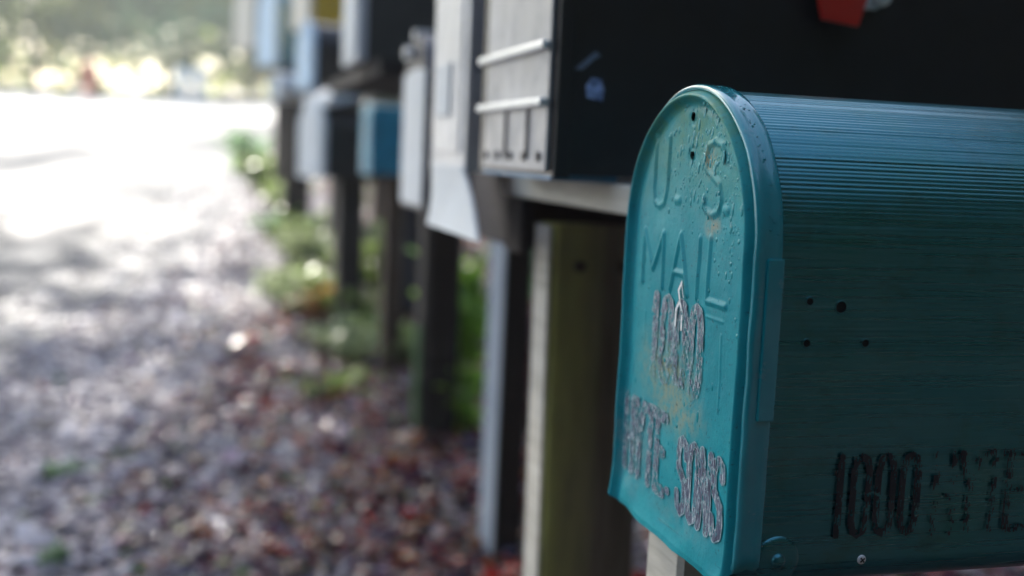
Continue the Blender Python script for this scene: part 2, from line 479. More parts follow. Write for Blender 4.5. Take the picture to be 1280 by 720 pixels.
GLY = {
    '1': [[(0.5, 0), (0.5, 1), (0.2, 0.8)]],
    '0': [[(0.5, 0), (0.2, 0.04), (0.05, 0.2), (0.05, 0.8), (0.2, 0.96), (0.5, 1), (0.8, 0.96), (0.95, 0.8), (0.95, 0.2), (0.8, 0.04), (0.5, 0)]],
    'U': [[(0, 1), (0, 0.22), (0.12, 0.06), (0.5, 0), (0.88, 0.06), (1, 0.22), (1, 1)]],
    'S': [[(1, 0.8), (0.92, 0.94), (0.5, 1), (0.1, 0.94), (0, 0.78), (0.12, 0.6), (0.88, 0.42), (1, 0.22), (0.88, 0.06), (0.5, 0), (0.1, 0.06), (0, 0.22)]],
    'M': [[(0, 0), (0, 1), (0.5, 0.3), (1, 1), (1, 0)]],
    'A': [[(0, 0), (0.5, 1), (1, 0)], [(0.18, 0.33), (0.82, 0.33)]],
    'I': [[(0.5, 0), (0.5, 1)]],
    'L': [[(0, 1), (0, 0), (1, 0)]],
    'H': [[(0, 0), (0, 1)], [(1, 0), (1, 1)], [(0, 0.5), (1, 0.5)]],
    'Y': [[(0, 1), (0.5, 0.5), (1, 1)], [(0.5, 0.5), (0.5, 0)]],
    'T': [[(0, 1), (1, 1)], [(0.5, 1), (0.5, 0)]],
    'E': [[(1, 1), (0, 1), (0, 0), (1, 0)], [(0, 0.52), (0.8, 0.52)]],
    'N': [[(0, 0), (0, 1), (1, 0), (1, 1)]],
    'O': [[(0.5, 0), (0.15, 0.05), (0, 0.2), (0, 0.8), (0.15, 0.95), (0.5, 1), (0.85, 0.95), (1, 0.8), (1, 0.2), (0.85, 0.05), (0.5, 0)]],
    '.': [[(0.4, 0.0), (0.6, 0.0)]],
}


def text_segments(text, start, end, z0, z1, gap=0.35, weights=None):
    """stroke segments of a word running from y=start (left letter) to y=end, z0..z1; on the door y falls as one reads"""
    wts = [(weights or {}).get(ch, 1.0) for ch in text]
    total = sum(wts) + gap * (len(text) - 1)
    u = (end - start) / total; p = start; seg = []
    for ch, wt in zip(text, wts):
        for line in GLY[ch]:
            q = [(p + a * u * wt, z0 + c * (z1 - z0)) for a, c in line]
            seg += list(zip(q, q[1:]))
        p += u * (wt + gap)
    return seg


def seg_dist(Y, Z, segs):
    D = np.full(Y.shape, 1e3)
    for (a, b) in segs:
        ax, ay = a; bx, by = b; vx, vy = bx - ax, by - ay; L2 = vx * vx + vy * vy + 1e-12
        t = np.clip(((Y - ax) * vx + (Z - ay) * vy) / L2, 0, 1)
        D = np.minimum(D, np.hypot(Y - ax - t * vx, Z - ay - t * vy))
    return D


def vnoise(Y, Z, sc, seed):
    """smooth value noise, numpy"""
    r = np.random.default_rng(seed); G = r.random((256, 256))
    y = Y * sc + 40.3; z = Z * sc + 17.7
    yi = np.floor(y).astype(int); zi = np.floor(z).astype(int); fy = y - yi; fz = z - zi
    fy = fy * fy * (3 - 2 * fy); fz = fz * fz * (3 - 2 * fz)
    g = lambda a, c: G[a % 256, c % 256]
    return (g(yi, zi) * (1 - fy) + g(yi + 1, zi) * fy) * (1 - fz) + (g(yi, zi + 1) * (1 - fy) + g(yi + 1, zi + 1) * fy) * fz


BW, BH, BL = 0.148, 0.2215, 0.48
BODY_BOTTOM = 0.007   # the body reaches this far below the hinge line
EMB = (text_segments('U', 0.117, 0.100, 0.162, 0.198) + text_segments('S', 0.056, 0.036, 0.161, 0.196)
       + text_segments('M', 0.126, 0.100, 0.120, 0.148) + text_segments('A', 0.090, 0.068, 0.120, 0.149)
       + text_segments('I', 0.062, 0.052, 0.120, 0.149) + text_segments('L', 0.045, 0.024, 0.120, 0.150))
EMB2 = [((0.088, 0.166), (0.084, 0.166)), ((0.032, 0.164), (0.029, 0.164))]
EMB3 = [((0.044, 0.1125), (0.026, 0.1125)), ((0.027, 0.106), (0.026, 0.070)), ((0.120, 0.104), (0.1195, 0.086))]
DBOT = -0.007


def outline_dist(Y, Z):
    r = BW / 2; zc = BH - r
    dside = np.minimum(Y, BW - Y)
    darc = r - np.hypot(Y - r, Z - zc)
    d = np.where(Z > zc, darc, dside)
    return np.minimum(d, 1e3)


def panel_relief(Y, Z):
    """how far the door stands forward of d = 0 (metres)"""
    dist = outline_dist(Y, Z)
    bead = 0.0042 * np.exp(-((dist - 0.0032) / 0.0023) ** 2)
    edge = -0.0030 * np.clip(1 - dist / 0.0022, 0, 1) ** 2
    trough = -0.0008 * np.exp(-((dist - 0.0085) / 0.0018) ** 2)
    e = 0.0012 * np.clip(1 - seg_dist(Y, Z, EMB) / 0.0022, 0, 1) ** 0.8
    e = e + 0.0010 * np.clip(1 - seg_dist(Y, Z, EMB2) / 0.0026, 0, 1) ** 0.6
    e = e + 0.0004 * np.clip(1 - seg_dist(Y, Z, EMB3) / 0.0012, 0, 1)
    dent = 0.0009 * (vnoise(Y, Z, 28, 1) - 0.5) + 0.0003 * (vnoise(Y, Z, 110, 2) - 0.5)
    low = np.clip((0.016 - Z) / 0.02, 0, 1)
    lip = 0.0022 * low ** 2 + low * 0.0028 * (vnoise(Y, Z, 60, 3) - 0.5)
    holes = np.minimum(np.hypot(Y - 0.074, Z - 0.208), np.hypot(Y - 0.073, Z - 0.189))
    hr = -0.0005 * np.exp(-((holes - 0.0035) / 0.0012) ** 2)
    return bead + edge + trough + e + dent + lip + hr


near = thing('mailbox', 'teal tin mailbox in front, U.S. MAIL embossed on its wet door', 'mailbox', W(0, 0, 0), PHI, 'mailboxes in the roadside row')
# body
ring = arch_outline(BW, BH, 0.0, 110, pitch=0.0022, amp=0.00030, zmin=0.100)
xs_ = [0.0005, 0.02, 0.05, 0.09, 0.14, 0.2, 0.3, 0.4, BL]
mb = MB(); mb.loft([[(x, y, z if z > 0.02 else z - BODY_BOTTOM * (0.02 - z) / 0.02) for y, z in ring] for x in xs_], True, False, True)
body = mb.build('body', M['teal_body'], near, True)
body.data.polygons[-1].use_smooth = False
# door: relief panel + rolled edge wrapped back over the body
NZ, NY = 430, 250
r_ = BW / 2; zc_ = BH - r_
zz = np.concatenate([np.linspace(DBOT, zc_, 300, endpoint=False), zc_ + r_ * np.sin(np.linspace(0, math.pi / 2 - 0.02, 130))])
S = np.linspace(-1, 1, NY)
hw = np.where(zz > zc_, np.sqrt(np.maximum(r_ ** 2 - (zz - zc_) ** 2, 0)), r_)
cor = 0.012
inset = np.where(zz < DBOT + cor, cor - np.sqrt(np.maximum(cor ** 2 - (DBOT + cor - zz) ** 2, 0)), 0)
hw = hw - inset * 0.8
Y = r_ + S[None, :] * hw[:, None]; Z = np.repeat(zz[:, None], NY, 1)
# uneven, bent bottom edge
low = np.clip((0.01 - Z) / 0.014, 0, 1)
Zs = Z + low * (0.004 * (vnoise(Y, Z * 0, 45, 5) - 0.6) - 0.003 * np.sin(Y / BW * math.pi))
H = panel_relief(Y, Z)
X = -0.0005 - H
verts = np.stack([X, Y, Zs], -1).reshape(-1, 3)
idx = np.arange(len(zz) * NY).reshape(len(zz), NY)
faces = np.stack([idx[:-1, :-1], idx[1:, :-1], idx[1:, 1:], idx[:-1, 1:]], -1).reshape(-1, 4)
holes_c = [(0.0745, 0.208), (0.073, 0.189)]
fc = verts[faces].mean(1)
keep = np.ones(len(faces), bool)
for hy, hz in holes_c: keep &= np.hypot(fc[:, 1] - hy, fc[:, 2] - hz) > 0.0021
door = mesh_obj('door', verts, faces[keep], M['teal_panel'], near, True)
o_prof = [(-0.0004, -0.0006), (-0.0016, 0.0006), (-0.0008, 0.0018), (0.001, 0.0024), (0.0035, 0.0022), (0.006, 0.0016), (0.0085, 0.0020), (0.0112, 0.0022), (0.0122, 0.0014), (0.0118, 0.0003)]
mb = MB(); mb.loft([[(x + 0.0004 * noise.noise((y * 60, z * 60, x * 100)), y, z) for y, z in arch_outline(BW, BH, o, 30)] for x, o in o_prof], True, False, False)
rim = mb.build('door_rim', M['teal_gloss'], door, True)
# narrow tab pressed on the near side below the shoulder
mb = MB(); mb.box(0.0045, 0.0127, -0.0032, -0.0009, 0.072, 0.145, 0.0010); mb.build('side_tab', M['teal_gloss'], door)
# inside of the door behind its two holes
mb = MB()
for hy, hz in holes_c:
    mb.loft([[(x, hy + 0.0023 * math.cos(a * math.pi / 10), hz + 0.0023 * math.sin(a * math.pi / 10)) for a in range(20)] for x in (-0.0002, 0.002)], True, False, True)
mb.build('screw_holes', M['hole'], door)


def disc(x, z, r, y=-0.0006, n=20, dx=0):
    return [[(x + rr * math.cos(a * 2 * math.pi / n), yy, z + rr * math.sin(a * 2 * math.pi / n)) for a in range(n)] for rr, yy in ((r, y + 0.0006), (r, y), (r * 0.3, y + 0.0001))]


for x, z, r in ((0.028, 0.126, 0.0016), (0.044, 0.1235, 0.0026), (0.028, 0.107, 0.0017), (0.058, 0.107, 0.0017)):
    # pressed lip round each hole of the missing flag
    rings = [[(x + (r + a) * math.cos(k * math.pi / 12), yy, z + (r + a) * math.sin(k * math.pi / 12)) for k in range(24)] for a, yy in ((0.0007, -0.0001), (0.0003, -0.0005), (0, -0.0003))]
    lipm = MB().loft(rings, True, False, False).build('flag_hole', M['teal_body'], near, True)
    MB().loft([[(x + r * math.cos(k * math.pi / 12), -0.0003, z + r * math.sin(k * math.pi / 12)) for k in range(24)], [(x + r * 0.98 * math.cos(k * math.pi / 12), -0.00012, z + r * 0.98 * math.sin(k * math.pi / 12)) for k in range(24)]], True, False, True).build('hole_shade_disc', M['hole'], lipm)  # black disc on the unpierced side paints in the hole's shade


def dome(name, x, z, r, hgt, mat, parent, cross=False, y0=0.0):
    n = 32; mb = MB(); rings = []
    for k in range(7):
        a = k / 6 * math.pi / 2
        rr = r * math.cos(a) + (0.0001 if k == 6 else 0)
        rings.append([(x + rr * math.cos(t * 2 * math.pi / n), y0 - hgt * math.sin(a), z + rr * math.sin(t * 2 * math.pi / n)) for t in range(n)])
    mb.loft(rings, True, False, True)
    o = mb.build(name, mat, parent, True)
    if cross:
        c = MB(); ca, sa = math.cos(0.7), math.sin(0.7)
        for (a1, b1) in ((r * 0.62, r * 0.15), (r * 0.15, r * 0.62)):
            yy = y0 - hgt - 0.00006 - (0.00005 if a1 > b1 else 0)
            q = [(-a1, -b1), (a1, -b1), (a1, b1), (-a1, b1)]
            q = [(x + p * ca - w_ * sa, z + p * sa + w_ * ca) for p, w_ in q]
            c.add([(p, yy, w_) for p, w_ in q] + [(p, yy + 0.0006, w_) for p, w_ in q], [(0, 1, 2, 3), (4, 7, 6, 5), (0, 4, 5, 1), (1, 5, 6, 2), (2, 6, 7, 3), (3, 7, 4, 0)])
        c.build('cross_slot', M['hole'], o)  # black bars laid on the head paint in the shade of the slots
    return o


dome('screw', 0.0655, 0.0042, 0.0023, 0.0010, M['steel'], near, True)
# big pressed boss with the hinge rivet at the lower corner
mb = MB(); n = 40
mb.loft([[(0.021 + rr * math.cos(t * 2 * math.pi / n), -yy, 0.0065 + rr * math.sin(t * 2 * math.pi / n)) for t in range(n)] for rr, yy in ((0.0112, 0.0), (0.0104, 0.0010), (0.0085, 0.0013), (0.0060, 0.0009), (0.0045, 0.0014))], True, False, True)
mb.build('hinge_boss', M['teal_body'], near, True)
dome('hinge_rivet', 0.021, 0.0065, 0.0036, 0.0024, M['teal_body'], near, False, -0.0013)


def sticker(name, segs, y0, y1, z0, z1, hwid, edge, wear, seed, parent, cell=0.00028, side=False, mats=None, hole_fn=None):
    ny = int((y1 - y0) / cell); nz = int((z1 - z0) / cell)
    Yg, Zg = np.meshgrid(np.linspace(y0, y1, ny + 1), np.linspace(z0, z1, nz + 1))
    Yc = (Yg[:-1, :-1] + Yg[1:, 1:]) / 2; Zc = (Zg[:-1, :-1] + Zg[1:, 1:]) / 2
    D = seg_dist(Yc, Zc, segs)
    nz1 = vnoise(Yc * 2.2, Zc * 0.6, 900, seed) * 0.6 + vnoise(Yc, Zc, 300, seed + 1) * 0.4
    wr = wear(Yc, Zc)
    keep = (D < hwid + edge) & (nz1 > wr)
    mi = np.where(D > hwid, 1, 0)
    # worn flecks show the pale backing
    mi = np.where((nz1 < wr + 0.12) & (wr > 0.05), 1, mi)
    Hh = (panel_relief(Yg, Zg) + 0.0006) if not side else None
    if side: V = np.stack([Yg, np.full(Yg.shape, -0.0012), Zg], -1).reshape(-1, 3)
    else: V = np.stack([-0.0005 - Hh, Yg, Zg], -1).reshape(-1, 3)
    if name == 'sticker_residue': V[:, 0] -= 0.0004
    I = np.arange(V.shape[0]).reshape(nz + 1, ny + 1)
    F = np.stack([I[:-1, :-1], I[1:, :-1], I[1:, 1:], I[:-1, 1:]], -1)[keep]
    used, inv = np.unique(F, return_inverse=True)
    return mesh_obj(name, V[used], inv.reshape(F.shape), None, parent, True, mats=mats or [M['sticker'], M['stickeredge']], mat_idx=mi[keep])


sticker('number_sticker', text_segments('1000', 0.108, 0.048, 0.073, 0.114, 0.5, {'1': 0.5}), 0.040, 0.116, 0.064, 0.122, 0.0030, 0.0006,
        lambda y, z: 0.36 + 0.24 * (0.1 - z) / 0.03 * (z < 0.1), 11, door)
sticker('sticker_residue', [((0.0785, 0.103), (0.0785, 0.111)), ((0.0785, 0.111), (0.0745, 0.1155)), ((0.0745, 0.1155), (0.071, 0.111)), ((0.071, 0.111), (0.0705, 0.102)), ((0.0745, 0.1165), (0.0765, 0.121)), ((0.0765, 0.121), (0.073, 0.1255)), ((0.073, 0.1255), (0.070, 0.119))], 0.066, 0.083, 0.099, 0.128, 0.0008, 0.0003,
        lambda y, z: 0.25 + 0 * y, 17, door, mats=[M['bright_white'], M['stickeredge']])
sticker('name_sticker', text_segments('HYTE', 0.137, 0.083, 0.014, 0.053, 0.42), 0.076, 0.1445, 0.006, 0.060, 0.0029, 0.0006,
        lambda y, z: 0.40 + 0 * y, 21, door)
sticker('name_sticker', text_segments('.', 0.080, 0.073, 0.0165, 0.020, 0.4), 0.068, 0.084, 0.010, 0.024, 0.0018, 0.0005, lambda y, z: 0.1 + 0 * y, 26, door)
sticker('name_sticker', text_segments('SONS', 0.064, 0.0155, 0.0115, 0.0475, 0.42), 0.009, 0.069, 0.006, 0.054, 0.0024, 0.0006,
        lambda y, z: 0.20 + 0.10 * (z > 0.03), 31, door)
sticker('side_lettering', text_segments('1000', 0.048, 0.092, 0.017, 0.054, 0.45, {'1': 0.5}) + text_segments('HYTE', 0.102, 0.152, 0.016, 0.054, 0.42), 0.044, 0.156, 0.012, 0.058, 0.0015, 0.0003,
        lambda y, z: 0.36 + 0.22 * (y > 0.097), 41, near, 0.0005, True, [M['maroon'], M['maroon']])

# water drops on the door and its rolled edge
def drops(name, pts, parent):
    V, F = [], []
    n = 8
    for (p, nrm, r, el) in pts:
        nrm = Vector(nrm).normalized(); t = Vector((0, 0, 1)); t = (t - nrm * t.dot(nrm)).normalized(); s = nrm.cross(t)
        b = len(V)
        for k in range(4):
            a = k / 4 * math.pi / 2; rr = r * math.cos(a)
            for q in range(n):
                an = q * 2 * math.pi / n
                V.append(tuple(Vector(p) - nrm * 0.0001 + nrm * r * 0.34 * math.sin(a) + s * rr * math.cos(an) + t * rr * el * math.sin(an)))
        V.append(tuple(Vector(p) + nrm * r * 0.34))
        for k in range(3):
            for q in range(n): F.append((b + k * n + q, b + k * n + (q + 1) % n, b + (k + 1) * n + (q + 1) % n, b + (k + 1) * n + q))
        for q in range(n): F.append((b + 3 * n + q, b + 3 * n + (q + 1) % n, b + 4 * n))
        F.append(tuple(b + q for q in range(n))[::-1])
    o = mesh_obj(name, V, F, M['water'], parent, True); tag(o, kind='stuff'); return o


pts = []
while len(pts) < 900:
    y = random.uniform(0.008, 0.142); z = random.uniform(0.02, 0.216)
    w1 = math.exp(-((y - 0.060) / 0.030) ** 2 - ((z - 0.192) / 0.022) ** 2) + 0.5 * math.exp(-((y - 0.025) / 0.014) ** 2 - ((z - 0.165) / 0.035) ** 2) + 0.02
    if random.random() > w1: continue
    if float(outline_dist(np.array(y), np.array(z))) < 0.004 or min(math.hypot(y - a, z - c) for a, c in holes_c) < 0.003: continue
    r = random.choice([0.0003, 0.0004, 0.0005, 0.0005, 0.0007, 0.0011]) * random.uniform(0.7, 1.25)
    pts.append(((-0.0005 - float(panel_relief(np.array([[y]]), np.array([[z]]))[0, 0]), y, z), (-1, 0, 0), r, random.choice([1, 1, 1.3, 1.9, 2.6])))
for k in range(160):
    a = random.uniform(0.05, math.pi - 0.1); x = random.uniform(0.0005, 0.010)
    y = r_ + (r_ + 0.0021) * math.cos(a); z = zc_ + (r_ + 0.0021) * math.sin(a)
    pts.append(((x, y, z), (0, math.cos(a), math.sin(a)), random.uniform(0.0003, 0.0008), 1))
drops('water_drops', pts, door)

# ------------------------------------------------------------------ the other mailboxes of the row
def shell(mb, w, h, x0, x1, arch, o=0.0, n=10, cap0=True, cap1=True):
    r = w / 2; rise = r * arch; zc = h - rise; p = [(0 - o, 0 - o)]
    if arch > 0.02:
        for i in range(n * 2 + 1):
            a = math.pi - math.pi * i / (n * 2)
            p.append((r + (r + o) * math.cos(a), zc + (rise + o) * math.sin(a)))
    else: p += [(-o, h + o), (w + o, h + o)]
    p.append((w + o, -o))
    xs2 = [x0, x0 + 0.001, x1 - 0.001, x1]; ins = [0.001, 0, 0, 0.001]
    rings = []
    for x, q in zip(xs2, ins): rings.append([(x, r + (y - r) * (1 - q / r), z + (q if z < h / 2 else -q)) for y, z in p])
    mb.loft(rings, True, cap0, cap1); return mb


def make_mailbox(label, d, r, z, w, h, L, body_m, door_m, rot=0.0, arch=1.0, flag=None, knob=True, name='mailbox', panel=None):
    t = thing(name, label, 'mailbox', W(d, r, z), PHI + math.radians(rot), 'mailboxes in the roadside row')
    shell(MB(), w, h, 0.012, L, arch).build('body', body_m, t)
    dm = MB(); shell(dm, w, h, -0.002, 0.016, arch, 0.003)
    dr = dm.build('door', door_m, t)
    # recessed face plate inside the rim of the door
    q = MB(); shell(q, w - (0.03 if not panel else 0.012), (h - 0.035) if not panel else h * 0.80, -0.0045, -0.0005, arch if not panel else 0.1); o = q.build('door_panel', panel or door_m, dr); o.location = (0, 0.015 if not panel else 0.006, 0.014 if not panel else 0.002)
    if knob:
        k = MB(); k.tube([(-0.004, w / 2, h - 0.022), (-0.018, w / 2, h - 0.022)], [0.006, 0.009], 14); k.box(-0.006, 0.02, w / 2 - 0.008, w / 2 + 0.008, h - 0.004, h + 0.009)
        k.build('latch', M['steel'], t)
    if flag:
        fx, fz = flag
        g = MB(); g.box(fx, fx + 0.018, -0.006, -0.0032, fz, fz + 0.12); g.box(fx - 0.0, fx + 0.05, -0.006, -0.0032, fz + 0.09, fz + 0.14)
        fl = g.build('flag', M['red'], t)
        MB().tube([(fx + 0.009, 0, fz + 0.012), (fx + 0.009, -0.009, fz + 0.012)], 0.006, 12).build('pivot', M['steel'], fl)
    return t


# large black mailbox with grey door right behind the near one
bb = thing('mailbox', 'large black mailbox with pale strapped door and red flag, behind the front teal mailbox', 'mailbox', W(0, 0.302, 0.173), PHI, 'mailboxes in the roadside row')
BBW, BBH = 0.21, 0.36
shell(MB(), BBW, BBH, 0.010, 0.56, 0.9).build('body', M['black'], bb)
bd = shell(MB(), BBW, BBH, 0.0, 0.012, 0.9, 0.002).build('door_frame', M['black'], bb)
dp = MB(); dp.box(-0.004, -0.0005, 0.006, BBW - 0.028, 0.002, 0.29, 0.001); dpo = dp.build('door', M['silver_near'], bb)
for zz1 in (0.050, 0.089):
    g = MB(); g.box(-0.011, -0.0045, 0.003, BBW - 0.022, zz1 - 0.003, zz1 + 0.003, 0.0025); g.build('strap', M['band'], dpo)
for yy in (0.050, 0.110):
    g = MB(); g.box(-0.0065, -0.0045, yy - 0.0016, yy + 0.0016, 0.010, 0.046, 0.001); g.build('rib', M['navy'], dpo)
for yy in (0.020, 0.058, 0.096, 0.134, 0.172):
    g = MB(); g.tube([(-0.0042, yy, 0.012), (-0.0062, yy, 0.012)], 0.0035, 12); g.build('bolt', M['navy'], dpo)
g = MB(); g.box(0.000, 0.05, 0.004, BBW - 0.01, -0.004, 0.0, 0.001); g.build('bottom_lip', M['blue'], bb)
# reflector on its side and the red flag
g = MB(); v = [(0.022, 0.054), (0.0335, 0.052), (0.0345, 0.060), (0.032, 0.067), (0.025, 0.068), (0.021, 0.062)]
g.loft([[(x, yy, z) for x, z in v] for yy in (-0.0002, -0.0016)], True, False, True); g.build('reflector', M['reflector'], bb)
g = MB(); v = [(0.012, 0.073), (0.018, 0.0725), (0.026, 0.080), (0.031, 0.083), (0.027, 0.086), (0.019, 0.079)]
g.loft([[(x, yy, z) for x, z in v] for yy in (-0.0002, -0.0010)], True, False, True); g.build('sticker_scrap', M['scrap'], bb)
g = MB(); v = [(0.188, 0.20), (0.188, 0.138), (0.194, 0.119), (0.223, 0.116), (0.230, 0.140), (0.230, 0.20)]
g.loft([[(x, yy, z) for x, z in v] for yy in (-0.012, -0.009)]); fl = g.build('flag', M['red'], bb)
g = MB(); g.tube([(0.243, 0.0, 0.139), (0.243, -0.010, 0.139)], 0.007, 14); g.tube([(0.243, -0.010, 0.139), (0.243, -0.013, 0.139)], 0.004, 12); g.build('pivot', M['steel'], fl)
g = MB(); g.box(0.225, 0.243, -0.0035, -0.0015, 0.130, 0.148, 0.001); g.build('flag_bracket', M['steel'], fl)

# grey mailbox with the flap hanging under it
t3 = make_mailbox('pale grey mailbox with white flap drooping below, behind the black strapped mailbox', 0.0, 0.568, 0.171, 0.148, 0.30, 0.45, M['navy'], M['silver'], 0, 0.9, knob=False)
g = MB()
rows = []
for k in range(6):
    s = k / 5; rows.append((-0.004 - 0.010 * s * s, 0.002 - 0.060 * s, 0.028 * s))
rings = []
for dx, dz, fl_ in rows:
    rings.append([(dx, 0.0 - fl_ * 4.0, dz), (dx, 0.140 - fl_ * 1.4, dz), (dx + 0.003, 0.140 - fl_ * 1.4, dz), (dx + 0.003, 0.0 - fl_ * 4.0, dz)])
g.loft(rings); g.build('flap', M['white'], t3, False)
g = MB(); g.box(-0.0075, -0.0045, 0.05, 0.11, 0.05, 0.10, 0.001); g.build('name_plate', M['white'], t3)

make_mailbox('narrow black mailbox with long white door, between the pale grey and the small teal mailboxes', 0.045, 0.985, 0.112, 0.165, 0.225, 0.42, M['navy'], M['navy'], 0, 1.0, panel=M['white'])
make_mailbox('big dark olive mailbox with a white door rim, mounted highest above the small teal mailbox', 0.02, 1.50, 0.338, 0.185, 0.30, 0.50, M['darkgrey'], M['white'], 0, 0.6, knob=False)
make_mailbox('small square teal mailbox with pale top in the middle of the blurred row', 0.205, 2.57, 0.121, 0.17, 0.185, 0.16, M['teal_far'], M['teal_far'], 0, 0.05, knob=False)
make_mailbox('black mailbox with white door and small red flag, low beside the small teal mailbox', 0.13, 3.10, 0.090, 0.23, 0.235, 0.34, M['black'], M['white'], 13, 0.7, flag=(0.20, 0.02), knob=False)
make_mailbox('rounded black mailbox with blue grey door, above the mailbox with small red flag', 0.15, 3.72, 0.40, 0.20, 0.24, 0.45, M['black'], M['ltblue'], 10, 1.0)
make_mailbox('yellow mailbox with cream door, high up in the far part of the row', 0.20, 4.42, 0.69, 0.22, 0.26, 0.5, M['yellow'], M['cream'], 14, 0.6, knob=False)
make_mailbox('light blue mailbox with blue sides, second from the far end of the row', 0.10, 4.97, 0.565, 0.26, 0.36, 0.5, M['blue'], M['ltblue'], 16, 0.7, knob=False)
make_mailbox('pinkish white mailbox with navy sides, farthest in the row', 0.06, 6.42, 0.755, 0.30, 0.38, 0.5, M['navy'], M['cream'], 20, 0.8, knob=False)

# white newspaper tube and the slanting white lid board
t = thing('newspaper_tube', 'white round newspaper tube below the light blue mailbox', 'newspaper tube', W(0.08, 4.18, 0.42), PHI + math.radians(25), None)
g = MB(); n = 24
g.loft([[(x, 0.055 + rr * math.cos(k * 2 * math.pi / n), rr * math.sin(k * 2 * math.pi / n)) for k in range(n)] for x, rr in ((0, 0.046), (-0.003, 0.052), (0.002, 0.056), (0.30, 0.056))])
g.build('tube', M['white'], t, True)
t = thing('board', 'white slanting board propped between the teal and the red flagged mailboxes', 'board', W(0.14, 3.10, 0.30), PHI + math.radians(13), None)
rings = []
for k in range(8):
    s = k / 7; x = 0.0 + 0.27 * s; z = 0.012 + 0.05 * s + 0.08 * s ** 2
    rings.append([(x, -0.02, z), (x, 0.22, z), (x, 0.22, z + 0.03 + 0.05 * s), (x, -0.02, z + 0.03 + 0.05 * s)])
MB().loft(rings).build('panel', M['white'], t)

# ------------------------------------------------------------------ posts and shelf boards
def gz_dr(d, r):
    p = W(d, r); return ground_z(p.x, p.y)


def post(label, d, r, sd_, sr, ztop, mat, lean=(0, 0), mat_face=None, name='post', cat='post', bev=0.003):
    base = W(d, r); base.z = ground_z(base.x, base.y) - 0.03
    h = O.z + ztop - base.z
    o = thing(name, label, cat, base, PHI, 'posts under the mailboxes')
    n = 9; rings = []
    for k in range(n):
        s = k / (n - 1); z = h * s
        jx = 0.002 * noise.noise((k * 0.7, d * 9, r)); jy = 0.002 * noise.noise((k * 0.7, d * 9, r + 5))
        dx = lean[0] * (1 - s) + jx; dy = lean[1] * (1 - s) + jy
        c = bev
        rings.append([(dx + c, dy, z), (dx + sd_ - c, dy, z), (dx + sd_, dy + c, z), (dx + sd_, dy + sr - c, z), (dx + sd_ - c, dy + sr, z), (dx + c, dy + sr, z), (dx, dy + sr - c, z), (dx, dy + c, z)])
    g = MB(); g.loft(rings); g.build('timber', mat, o)
    return o


post('pale timber post under the front teal mailbox', 0.012, 0.085, 0.07, 0.045, -0.001, M['pwood'])
p1 = post('tall mossy brown post carrying the pale shelf of the black strapped mailbox', 0.066, 0.497, 0.09, 0.047, 0.126, M['mosspost'], lean=(0.009, 0))
g = MB(); h1 = O.z + 0.125 - p1.location.z; g.box(-0.004, -0.001, 0.002, 0.045, 0.0, h1, 0.001); sv = [(x + 0.009 * (1 - z / h1), y, z) for x, y, z in g.v]; g.v = sv; g.build('bright_face_strip', M['pwood'], p1)  # pale strip puts the sunlit look of the post's road side into colour
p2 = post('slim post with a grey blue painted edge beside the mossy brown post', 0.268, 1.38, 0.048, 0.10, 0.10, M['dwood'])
g = MB(); h1 = O.z + 0.099 - p2.location.z; g.box(-0.004, -0.001, 0.002, 0.098, 0.04, h1, 0.001); g.build('bright_face_strip', M['bluewood'], p2)
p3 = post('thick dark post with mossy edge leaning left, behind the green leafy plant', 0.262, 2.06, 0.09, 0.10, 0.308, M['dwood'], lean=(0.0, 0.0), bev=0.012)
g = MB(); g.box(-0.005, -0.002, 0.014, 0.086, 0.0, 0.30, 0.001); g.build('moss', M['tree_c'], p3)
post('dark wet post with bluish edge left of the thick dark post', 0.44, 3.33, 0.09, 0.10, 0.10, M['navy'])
post('brown post under the small teal mailbox', 0.26, 2.62, 0.05, 0.06, 0.120, M['bwood'])
post('brown post right of the one under the small teal mailbox', 0.52, 4.6, 0.09, 0.09, 0.20, M['bwood'])
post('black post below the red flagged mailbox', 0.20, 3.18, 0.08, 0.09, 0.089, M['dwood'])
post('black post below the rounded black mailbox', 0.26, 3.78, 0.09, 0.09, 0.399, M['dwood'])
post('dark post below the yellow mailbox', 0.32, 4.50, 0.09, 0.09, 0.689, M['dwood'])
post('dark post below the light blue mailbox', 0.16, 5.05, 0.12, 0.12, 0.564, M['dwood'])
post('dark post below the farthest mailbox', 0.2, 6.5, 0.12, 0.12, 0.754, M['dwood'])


for pp, yy, zt in ((p1, 0.5, 0.09), (p2, 0.5, 0.05)):
    for dx in (0.025, 0.065) if pp is p1 else (0.024,):
        hgt = O.z + zt - pp.location.z
        MB().tube([(dx, 0.002, hgt), (dx, -0.004, hgt)], 0.006, 6).build('bolt', M['rust'], pp)


def board(label, d0, d1, r0, r1, z0, z1, mat):
    o = thing('shelf_board', label, 'board', W(d0, r0, z0), PHI, 'shelf boards under the mailboxes')
    g = MB(); g.box(0, d1 - d0, 0, r1 - r0, 0, z1 - z0, 0.002); g.build('plank', mat, o); return o


board('pale weathered shelf board under the black strapped mailbox', 0.045, 0.30, 0.27, 0.60, 0.148, 0.1685, M['pwood'])
board('thick dark plum board under the pale grey mailbox', 0.062, 0.40, 0.605, 0.80, 0.095, 0.167, M['dboard'])
board('dark plum rail below the pale shelf board', 0.050, 0.062, 0.548, 0.604, 0.095, 0.146, M['dboard'])
board('dark board under the big olive mailbox', 0.05, 0.50, 1.44, 2.20, 0.309, 0.336, M['dwood'])

board('dark rail carrying the narrow black mailbox', 0.22, 0.36, 0.97, 1.50, 0.1005, 0.1115, M['dwood'])

